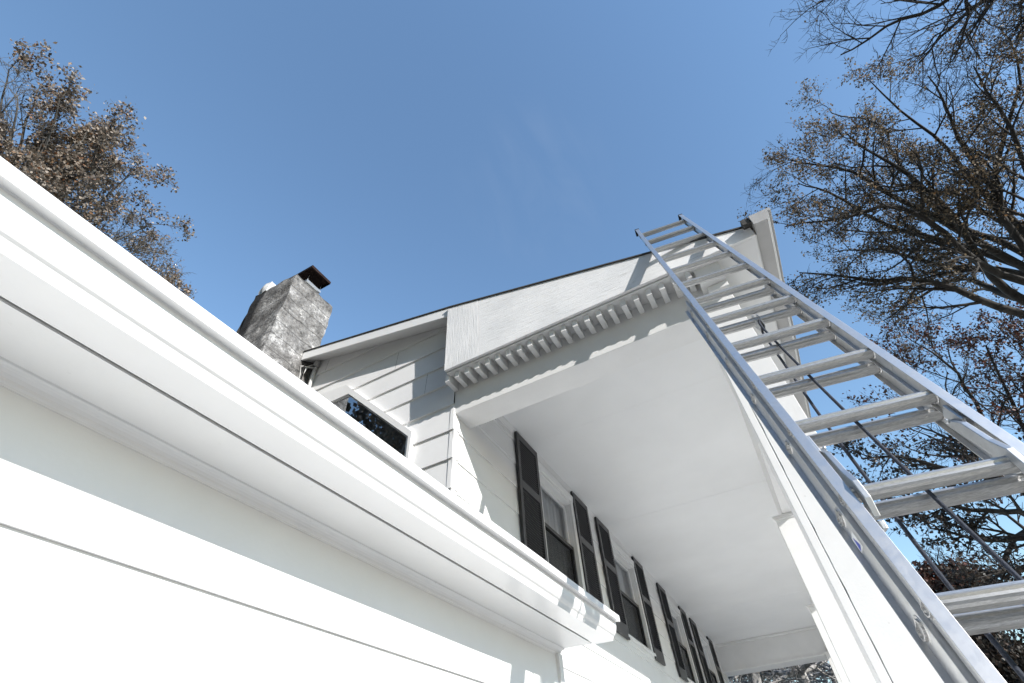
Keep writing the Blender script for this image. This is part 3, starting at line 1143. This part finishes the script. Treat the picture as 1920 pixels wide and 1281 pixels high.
for e, sg in ((0.004, 1), (0.334, -1)):   # rung locks near the fly's lower rungs
    s = MB()
    T = SPC * 11
    pl = [(-.20, -.012), (-.145, .016), (-.06, .022), (-.005, .036), (.05, .030), (.085, .002), (.07, -.018), (.035, .004), (.0, .012), (-.03, -.012), (-.12, -.020), (-.195, -.026)]
    s.prism(pl, lambda t, n: lf(T + t, e - .0075 + 0 * sg, n + .004), lambda t, n: lf(T + t, e + .0075, n + .004))
    s.prism([(-.235, -.018), (-.165, -.018), (-.165, .018), (-.235, .018)], lambda t, n: lf(T + t, e - sg * .020, n - .003), lambda t, n: lf(T + t, e - sg * .0078, n - .003))
    th = [(.008 * math.cos(a * math.pi / 4), .008 * math.sin(a * math.pi / 4)) for a in range(8)]
    s.prism(th, lambda t, n: lf(T - .19 + t, e + sg * .0076, n - .004), lambda t, n: lf(T - .19 + t, e + sg * .014, n - .004))
    s.prism([(.075, -.03), (.10, -.03), (.115, -.002), (.095, .006)], lambda t, n: lf(T + t, e - .006, n), lambda t, n: lf(T + t, e + .006, n))
    obj('rung_lock', s, M_STEEL, lad, bevel=0.002)
# pulley hung from the first base rung but one
s = MB()
PT = SPC * 7
for de in (-.011, .009):
    s.prism([(-.026, -.090), (-.026, -.040), (.0, -.036), (.075, -.055), (.075, -.085), (.0, -.096)],
            lambda t, n: lf(PT + t, .186 + de, n), lambda t, n: lf(PT + t, .186 + de + .0025, n))
pul = obj('pulley', s, M_STEEL, lad)
s = MB()
w = [(.026 * math.cos(a * math.pi / 9), .026 * math.sin(a * math.pi / 9)) for a in range(18)]
s.prism(w, lambda t, n: lf(PT + .052 + t, .186 - .006, n - .07), lambda t, n: lf(PT + .052 + t, .186 + .006, n - .07))
obj('sheave', s, M_PLASTIC, pul)
# stickers on the side of the base rail
s = MB()
s.add([lf(3.405, BL - .0035, -.088), lf(3.45, BL - .0035, -.088), lf(3.46, BL - .0035, -.055), lf(3.41, BL - .0035, -.055)], [(0, 1, 2, 3)])
obj('sticker', s, M_STICK, lad)
s = MB()
s.add([lf(3.412, BL - .0042, -.076), lf(3.448, BL - .0042, -.084), lf(3.448, BL - .0042, -.062)], [(0, 1, 2)])
obj('sticker', s, M_STICKB, lad, label='small blue triangle sticker')

s = MB()
s.hexa([lf(2.62, FR - .0046, -.018), lf(2.86, FR - .0046, -.018), lf(2.86, FR - .0046, .010), lf(2.62, FR - .0046, .010),
        lf(2.62, FR - .0026, -.018), lf(2.86, FR - .0026, -.018), lf(2.86, FR - .0026, .010), lf(2.62, FR - .0026, .010)])
obj('rating_plate', s, M_STEEL, lad, bevel=0.001)
# rope: up over the sheave and down again
pts = []
for t, e, n in ((4.9, .178, -.034), (4.2, .172, -.034), (3.6, .160, -.034), (3.0, .156, -.034), (2.6, .160, -.036), (2.30, .168, -.040), (2.20, .178, -.044)):
    pts.append(lf(t, e, n))
for a in range(7):
    th = math.pi * a / 6
    pts.append(lf(PT + .052 - .027 * math.sin(th), .186, -.07 + .027 * math.cos(th)))
for t, e, n in ((2.30, .176, -.105), (2.6, .150, -.112), (2.9, .122, -.115), (3.2, .100, -.115), (3.5, .080, -.115), (3.8, .072, -.115), (4.3, .07, -.112), (4.9, .09, -.110)):
    pts.append(lf(t, e, n))
mb = MB()
P = np.array(pts)
fine = []
for i in range(len(P) - 1):      # Catmull-Rom
    p0, p1, p2, p3 = P[max(i - 1, 0)], P[i], P[i + 1], P[min(i + 2, len(P) - 1)]
    for s_ in np.linspace(0, 1, 5)[:-1]:
        fine.append(0.5 * ((2 * p1) + (-p0 + p2) * s_ + (2 * p0 - 5 * p1 + 4 * p2 - p3) * s_ ** 2 + (-p0 + 3 * p1 - 3 * p2 + p3) * s_ ** 3))
fine.append(P[-1])
mb.tube(fine, .0052, 8)
obj('rope', mb, M_ROPE, label='dark thin rope looped over the ladder pulley, two strands hanging behind the rungs', cat='rope', smooth=True)


# ------------------------------------------------------------------ trees
def unit(v):
    return v / (np.linalg.norm(v) + 1e-9)


class Tree:
    def __init__(self, seed):
        self.r = np.random.default_rng(seed)
        self.br = []             # (points, radii, level)
        self.lp = []
        self.ln = []

    def limb(self, pts, r0, r1, n=None):
        """hand-laid limb, smoothed and roughened"""
        P = np.array(pts, float)
        out = []
        for i in range(len(P) - 1):
            p0, p1, p2, p3 = P[max(i - 1, 0)], P[i], P[i + 1], P[min(i + 2, len(P) - 1)]
            k = max(3, int(np.linalg.norm(p2 - p1) / 0.35))
            for s in np.linspace(0, 1, k + 1)[:-1]:
                out.append(0.5 * ((2 * p1) + (-p0 + p2) * s + (2 * p0 - 5 * p1 + 4 * p2 - p3) * s ** 2 + (-p0 + 3 * p1 - 3 * p2 + p3) * s ** 3))
        out.append(P[-1])
        out = np.array(out)
        jit = self.r.normal(0, 1, out.shape)
        jit = (jit + np.roll(jit, 1, 0) + np.roll(jit, -1, 0)) / 3
        out += jit * 0.06
        rad = r0 + (r1 - r0) * np.linspace(0, 1, len(out)) ** 0.8
        self.br.append((out, rad, 0))
        return out, rad

    def grow(self, p, d, L, rad, lev, cfg):
        r = self.r
        seg = cfg['seg'][min(lev, len(cfg['seg']) - 1)]
        n = max(3, int(L / seg))
        pts = [p]
        d = unit(d)
        step = L / n
        w = cfg['wig']
        for i in range(n):
            d = unit(d + r.normal(0, w, 3) + cfg['trop'] * (0.5 + lev * .25))
            pts.append(pts[-1] + d * step)
        pts = np.array(pts)
        rad_ = np.linspace(rad, rad * .35, n + 1)
        self.br.append((pts, rad_, lev))
        if lev < cfg['max']:
            nc = cfg['kids'][lev]
            self.kids(pts, rad_, L, lev, nc, cfg, 0.15)
        if lev >= cfg['leaf_from']:
            nl = r.poisson(cfg['leaves'] * L)
            if cfg['clump'] < 1:
                if mnoise.noise(Vector(pts[-1] * cfg['cs'] + 11.3)) < cfg['clump_t'] or r.random() > cfg['clump']:
                    nl = 0
            for _ in range(nl):
                t = r.random() ** .7 * n
                i = min(int(t), n - 1)
                q_ = pts[i] + (pts[i + 1] - pts[i]) * (t - i)
                self.lp.append(q_ + r.normal(0, cfg['lsp'], 3))

    def kids(self, pts, rad_, L, lev, nc, cfg, t0):
        r = self.r
        n = len(pts) - 1
        for c in range(nc):
            t = (t0 + (1 - t0) * (c + r.random()) / nc) * n
            i = min(int(t), n - 1)
            q_ = pts[i] + (pts[i + 1] - pts[i]) * (t - i)
            tan = unit(pts[i + 1] - pts[i])
            a = unit(np.cross(tan, r.normal(0, 1, 3)))
            ang = math.radians(r.uniform(*cfg['ang']))
            d = tan * math.cos(ang) + a * math.sin(ang)
            lo, hi = cfg['ratio']
            l2 = min(cfg['cap'][min(lev + 1, len(cfg['cap']) - 1)], L * r.uniform(lo, hi)) * (1.1 - .45 * t / n)
            self.grow(q_, d, l2, max(rad_[i] * r.uniform(.45, .65), cfg['rmin']), lev + 1, cfg)

    def build(self, name, base, barkm, leafm, label, leaf_size, group='trees around the house', fill=1.0):
        root = empty(name, base, label, 'tree', group)
        V, F = [], []
        b0 = 0
        TV, TF = [], []
        tb = 0
        for pts, rad, lev in self.br:
            N = len(pts)
            k = 8 if lev == 0 else (5 if lev == 1 else 3)
            t = np.gradient(pts, axis=0)
            t /= np.linalg.norm(t, axis=1)[:, None] + 1e-9
            ref = np.where(np.abs(t[:, 2:3]) < .9, np.array([[0, 0, 1.]]), np.array([[1., 0, 0]]))
            a = np.cross(t, ref)
            a /= np.linalg.norm(a, axis=1)[:, None] + 1e-9
            b = np.cross(t, a)
            th = np.arange(k) * 2 * math.pi / k
            vs = pts[:, None, :] + rad[:, None, None] * (np.cos(th)[None, :, None] * a[:, None, :] + np.sin(th)[None, :, None] * b[:, None, :])
            vs = vs.reshape(-1, 3)
            i, j = np.meshgrid(np.arange(N - 1), np.arange(k), indexing='ij')
            fs = np.stack([i * k + j, i * k + (j + 1) % k, (i + 1) * k + (j + 1) % k, (i + 1) * k + j], -1).reshape(-1, 4)
            if lev == 0:
                TV.append(vs); TF.append(fs + tb); tb += len(vs)
            else:
                V.append(vs); F.append(fs + b0); b0 += len(vs)
        off = np.array(base)
        quadmesh('trunk', np.concatenate(TV) - off, np.concatenate(TF), barkm, root, True)
        if V:
            quadmesh('branches', np.concatenate(V) - off, np.concatenate(F), barkm, root, False)
        if self.lp:
            P_ = np.array(self.lp)
            n = len(P_)
            r = self.r
            d = r.normal(0, 1, (n, 3)) + np.array([0, 0, -.35])
            d /= np.linalg.norm(d, axis=1)[:, None]
            s = np.cross(d, r.normal(0, 1, (n, 3)))
            s /= np.linalg.norm(s, axis=1)[:, None] + 1e-9
            nn = np.cross(d, s)
            sz = leaf_size * r.uniform(.6, 1.25, n)[:, None]
            v0 = P_
            v1 = P_ + d * sz * .5 + s * sz * .33 + nn * sz * .12
            v2 = P_ + d * sz + nn * sz * r.uniform(-.15, .15, n)[:, None]
            v3 = P_ + d * sz * .5 - s * sz * .33 + nn * sz * .12
            vs = np.stack([v0, v1, v2, v3], 1).reshape(-1, 3) - off
            fs = np.arange(n * 4).reshape(-1, 4)
            quadmesh('foliage', vs, fs, leafm, root, False)
        print(name, 'branches', len(self.br), 'leaves', len(self.lp))
        return root


def quadmesh(name, V, F, mat, parent, smooth):
    me = bpy.data.meshes.new(name)
    me.vertices.add(len(V))
    me.vertices.foreach_set('co', np.asarray(V, dtype=np.float32).ravel())
    me.loops.add(F.size)
    me.loops.foreach_set('vertex_index', np.asarray(F, dtype=np.int32).ravel())
    me.polygons.add(len(F))
    me.polygons.foreach_set('loop_start', np.arange(0, F.size, 4, dtype=np.int32))
    me.polygons.foreach_set('loop_total', np.full(len(F), 4, dtype=np.int32))
    if smooth:
        me.polygons.foreach_set('use_smooth', np.ones(len(F), dtype=bool))
    me.update(calc_edges=True)
    me.materials.append(mat)
    o = bpy.data.objects.new(name, me)
    SC.collection.objects.link(o)
    o.parent = parent
    return o


UP = np.array([0, 0, 1.0])
CFG = dict(seg=[.5, .28, .17, .11], wig=.17, trop=UP * .03, max=3, kids=[9, 7, 6], leaf_from=2, leaves=18, clump=.9, cs=.5, clump_t=-.25,
           lsp=.05, ang=(28, 62), ratio=(.4, .7), cap=[9, 1.8, .95, .5], rmin=.005)


def crown_tree(seed, name, base, fork, tips, r0, cfg, barkm, leafm, label, leaf_size, limb_kids=9, r_tip=.03, t0=.18):
    t = Tree(seed)
    base = np.array(base, float)
    fork = np.array(fork, float)
    mid = (base + fork) / 2 + t.r.normal(0, .12, 3)
    t.limb([base, mid, fork], r0, r0 * .7)
    for tip in tips:
        tip = [np.array(p, float) for p in tip] if isinstance(tip, list) else [np.array(tip, float)]
        out, rad = t.limb([fork] + tip, r0 * .42, r_tip)
        L = np.linalg.norm(out[-1] - out[0])
        t.kids(out, rad, L, 0, limb_kids, cfg, t0)
    t.build(name, tuple(base), barkm, leafm, label, leaf_size)
    return t


# left tree beyond the wing roof, lit by the sun
B = at(60, 640, 15.0)
base = np.array([B[0] - .5, B[1] + .3, 0.0])
fork = at(-40, 560, 15.0)
tips = []
for (u, v, d) in ((40, 175, 14.5), (105, 215, 15.5), (165, 240, 15), (185, 290, 14), (170, 290, 16.5), (215, 385, 15), (235, 440, 16), (250, 500, 15), (285, 545, 15.4), (262, 320, 15.2), (290, 420, 15.4), (305, 500, 15), (330, 560, 15.2), (215, 235, 15.6), (120, 175, 15), (15, 135, 15.2), (70, 155, 15.6), (150, 300, 15.8), (90, 260, 15), (200, 400, 14.4), (240, 540, 15.8), (280, 470, 14.6), (300, 530, 14.6), (20, 240, 14.4),
                  (120, 350, 13), (90, 430, 14), (-60, 200, 15), (-120, 330, 15), (40, 320, 17.5), (150, 470, 17)):
    tips.append(at(u, v, d))
cfgL = dict(CFG, kids=[9, 7, 5], leaves=31, cap=[9, 1.05, .7, .4], clump=.95, clump_t=-.2, lsp=.06)
crown_tree(21, 'oak_tree', base, fork, tips, .15, cfgL, M_BARK_PALE, M_LEAF_TAN, 'sunlit tan leaved tree rising behind the low wing gutter on the left', .076, 10, .010)

# big dark-limbed oak on the right
D0 = 13.0
base = at(2260, 640, D0); base[2] = 0.0
fork = at(2130, 620, D0)
tips = [
    [at(1925, 500, D0), at(1800, 435, 12.6), at(1650, 355, 12.2), at(1570, 315, 12.0), at(1480, 300, 11.8)],
    [at(1935, 480, D0), at(1860, 380, 13.2), at(1790, 310, 13.6), at(1720, 230, 13.6), at(1640, 150, 13.4)],
    [at(1930, 450, D0 + .8), at(1865, 370, 13.9), at(1880, 250, 14), at(1905, 150, 14), at(1870, 50, 14)],
    [at(1930, 530, 12.5), at(1800, 470, 11.8), at(1690, 385, 11.6), at(1590, 410, 11.4), at(1470, 430, 11.4)],
    [at(1920, 470, D0 + 1.2), at(1760, 400, 14.6), at(1685, 300, 14.8), at(1650, 230, 14.8), at(1560, 210, 14.5)],
    [at(1930, 590, 12.2), at(1790, 545, 11.8), at(1690, 520, 11.4), at(1600, 520, 11.2), at(1500, 515, 11.2)],
    [at(2040, 420, D0), at(1990, 250, 13), at(1960, 120, 13)],
    [at(1920, 500, D0 + .4), at(1770, 450, 13.4), at(1660, 420, 13.2), at(1560, 360, 13), at(1500, 345, 13)],
    [at(1925, 515, D0 + .6), at(1780, 505, 13.8), at(1650, 470, 13.6), at(1560, 470, 13.4)],
    [at(1925, 440, D0 + .3), at(1840, 330, 13.2), at(1780, 220, 13.2), at(1740, 140, 13.2)],
    [at(1960, 430, 12.6), at(1930, 330, 12.6), at(1880, 200, 12.4), at(1830, 120, 12.4)],
    [at(1930, 560, D0), at(1850, 480, 12.4), at(1760, 380, 12.2), at(1640, 290, 12), at(1580, 250, 12)],
    [at(1930, 560, 13.5), at(1800, 520, 14.5), at(1720, 560, 14.6), at(1660, 600, 14.6)],
]
cfgR = dict(CFG, kids=[9, 7, 6], leaves=34, clump=.9, cs=.75, clump_t=-.04, wig=.17, cap=[9, 1.35, .8, .42], lsp=.05, rmin=.004)
crown_tree(33, 'oak_tree', base, fork, tips, .25, cfgR, M_BARK_DARK, M_LEAF_BROWN, 'large dark limbed oak with brown leaves spreading in from the right edge', .052, 11, .010, .34)

# nearly bare boughs hanging in from the top right
base = at(2500, 300, 14.0); base[2] = 0.0
fork = at(2150, -120, 12.0)
tips = [
    [at(1850, -60, 10.5), at(1810, 30, 10.3), at(1800, 100, 10.2)],
    [at(1900, -80, 10.5), at(1760, 10, 10.2), at(1660, 55, 10.0), at(1585, 95, 9.9)],
    [at(1850, -110, 10.8), at(1700, -70, 10.4), at(1600, -30, 10.2), at(1525, 10, 10.0)],
    [at(1900, -40, 11), at(1790, 60, 10.8), at(1720, 120, 10.8)],
    [at(1950, -20, 11), at(1900, 20, 11)],
]
cfgB = dict(CFG, kids=[9, 6, 5], leaves=4, clump=.5, clump_t=.0, wig=.24, cap=[7, 1.1, .65, .36], lsp=.02, rmin=.0035)
crown_tree(44, 'bare_tree', base, fork, tips, .13, cfgB, M_BARK_DARK, M_LEAF_BROWN, 'almost bare dark boughs reaching down from the top right corner', .05, 12, .010)

# rust-red tree lower right
base = at(2140, 1000, 17.0); base[2] = 0.0
fork = at(2030, 940, 17.0)
tips = [[at(1930, 860, 17), at(1850, 790, 16.6), at(1790, 700, 16.5), at(1730, 650, 16.5)], [at(1930, 820, 17.5), at(1880, 730, 17.5), at(1850, 650, 17.5)],
        [at(1960, 760, 17), at(1930, 660, 17)], [at(1900, 880, 16), at(1810, 830, 15.8), at(1720, 735, 15.6), at(1690, 700, 15.6)], [at(1980, 700, 17.8), at(1890, 620, 18)]]
cfgU = dict(CFG, kids=[8, 6, 5], leaves=16, cap=[9, 1.9, 1.1, .55], clump=.85, clump_t=-.12, wig=.2, lsp=.06)
crown_tree(55, 'red_oak_tree', base, fork, tips, .2, cfgU, M_BARK_DARK, M_LEAF_RUST, 'rust red leaved tree behind the ladder at the right edge', .085, 11, .02)

# drooping dark boughs low on the right
base = at(2150, 1170, 12.0); base[2] = 0.0
fork = at(2010, 1010, 12.0)
tips = [[at(1900, 905, 12), at(1790, 880, 11.8), at(1690, 860, 11.6), at(1610, 855, 11.6)], [at(1910, 960, 12), at(1820, 955, 12), at(1720, 940, 12), at(1650, 935, 12)],
        [at(1910, 1010, 12.4), at(1810, 1010, 12.4), at(1735, 985, 12.4)], [at(1920, 1060, 12), at(1860, 1075, 12), at(1800, 1090, 12)], [at(1930, 1000, 13), at(1880, 1040, 13), at(1840, 1110, 13)],
        [at(1960, 900, 12.4), at(1880, 860, 12.4)]]
cfgD = dict(CFG, kids=[9, 6, 5], leaves=20, cap=[9, .95, .55, .33], clump=.85, clump_t=-.1, wig=.18, lsp=.04)
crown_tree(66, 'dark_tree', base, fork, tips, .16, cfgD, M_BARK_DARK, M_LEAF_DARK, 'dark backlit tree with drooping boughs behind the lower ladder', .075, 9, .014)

# small bushy tree and the dark mass at the lower right
b0 = at(1790, 1140, 24); base = b0.copy(); base[2] = 0
crown_tree(77, 'bushy_tree', base, at(1785, 1130, 24), [at(1730, 1065, 24), at(1760, 1045, 24), at(1790, 1050, 24), at(1810, 1075, 24), at(1730, 1100, 23.5), at(1830, 1100, 24)], .16,
           dict(CFG, kids=[8, 6, 5], leaves=26, cap=[5, 1.2, .8, .5], lsp=.1), M_BARK_DARK, M_LEAF_RUST, 'small round brown tree in the distance behind the ladder rungs', .14, 8, .02)
for k, (u, v, d) in enumerate(((1830, 1245, 17.5), (1905, 1170, 20.0), (1935, 1255, 16.5))):
    base = at(u, v, d)
    top = base[2]
    base[2] = 0
    fk = base.copy(); fk[2] = top * .45
    r = np.random.default_rng(80 + k)
    tt = []
    for a in range(9):
        th = a * 2.4
        tt.append(np.array([base[0] + 2.0 * math.cos(th), base[1] + 2.0 * math.sin(th), top * (.6 + .55 * r.random())]))
    lab = ['dark dense shrubby tree at the foot of the view, just right of the ladder rail', 'tall dark evergreen like mass at the right edge below the rust red tree', 'dark low tree in the bottom right corner'][k]
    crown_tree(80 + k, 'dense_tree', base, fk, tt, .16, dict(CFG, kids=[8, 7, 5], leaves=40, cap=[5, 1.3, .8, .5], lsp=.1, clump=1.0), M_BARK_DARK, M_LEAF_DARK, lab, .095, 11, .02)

# woods seen under the far end of the porch
for k, (u, dist, rr, lm) in enumerate(((1385, 24, .16, M_LEAF_GREY), (1412, 20, .26, M_LEAF_GREY), (1462, 27, .14, M_LEAF_GREY), (1500, 22, .22, M_LEAF_GREY), (1560, 26, .14, M_LEAF_GREY), (1450, 34, .14, M_LEAF_GREY), (1540, 36, .14, M_LEAF_GREY))):
    c = at(u, 1260, dist)
    base = c.copy(); base[2] = 0
    fk = c.copy(); fk[2] = c[2] * 1.0
    r = np.random.default_rng(90 + k)
    tt = []
    for a in range(8):
        th = a * 2.4 + k
        tt.append(np.array([base[0] + 2.4 * math.cos(th), base[1] + 2.4 * math.sin(th), c[2] * (.75 + .5 * r.random()) + .6]))
    lab = ['slim tree nearest the house wall under the far porch beam', 'thick pale trunked tree under the far porch beam, second from the house wall', 'slender tree in the middle of the gap under the far porch beam',
           'leaning tree right of the middle of the gap under the far porch beam', 'thin tree beside the far porch columns', 'distant tan tree behind the thick pale trunk under the far porch beam', 'distant tan tree behind the far porch columns'][k]
    crown_tree(90 + k, 'woodland_tree', base, fk, tt, rr, dict(CFG, kids=[7, 6, 4], leaves=7, cap=[5, 1.6, 1.0, .6], lsp=.1, clump=.7), M_BARK_WHITE, lm, lab, .10, 7, .03)

# oak by the back of the wing, mirrored in the gable window
base = np.array([-6.2, 10.8, 0.0])
tt = [base + np.array([2.6 * math.cos(a * 2.4) * (.5 + .5 * math.sin(a * .3 + .5)), 2.6 * math.sin(a * 2.4) * (.5 + .5 * math.sin(a * .3 + .5)), 6.5 + .62 * a]) for a in range(14)]
crown_tree(111, 'oak_tree', base, base + np.array([0, 0, 5.5]), tt, .2, dict(CFG, kids=[8, 7, 5], leaves=26, cap=[6, 1.6, 1.1, .6], lsp=.12), M_BARK_PALE, M_LEAF_BROWN,
           'brown leaved oak mirrored in the clipped corner window', .13, 9)

# woods out of view, added tall to block sky light; gable window mirrors them
r = np.random.default_rng(120)
n = 52000
P_ = np.stack([-9.0 - 5 * r.random(n), -13 + 43 * r.random(n), 27.0 * r.random(n) ** .85], 1)
keep = np.array([mnoise.noise(Vector((p[0] * .3, p[1] * .22, p[2] * .12))) * 6 + 23.0 > p[2] for p in P_])
P_ = P_[keep]
n = len(P_)
d = r.normal(0, 1, (n, 3)); d /= np.linalg.norm(d, axis=1)[:, None]
s_ = np.cross(d, r.normal(0, 1, (n, 3))); s_ /= np.linalg.norm(s_, axis=1)[:, None]
sz = r.uniform(.25, .6, n)[:, None]
vs = np.stack([P_, P_ + d * sz * .5 + s_ * sz * .35, P_ + d * sz, P_ + d * sz * .5 - s_ * sz * .35], 1).reshape(-1, 3)
wd = quadmesh('sky_block_woods', vs, np.arange(n * 4).reshape(-1, 4), M_LEAF_DARK, None, False)
wd['label'] = 'dark woods out of view, added behind the photographer to block sky light'
wd['category'] = 'woods'
wd['kind'] = 'stuff'
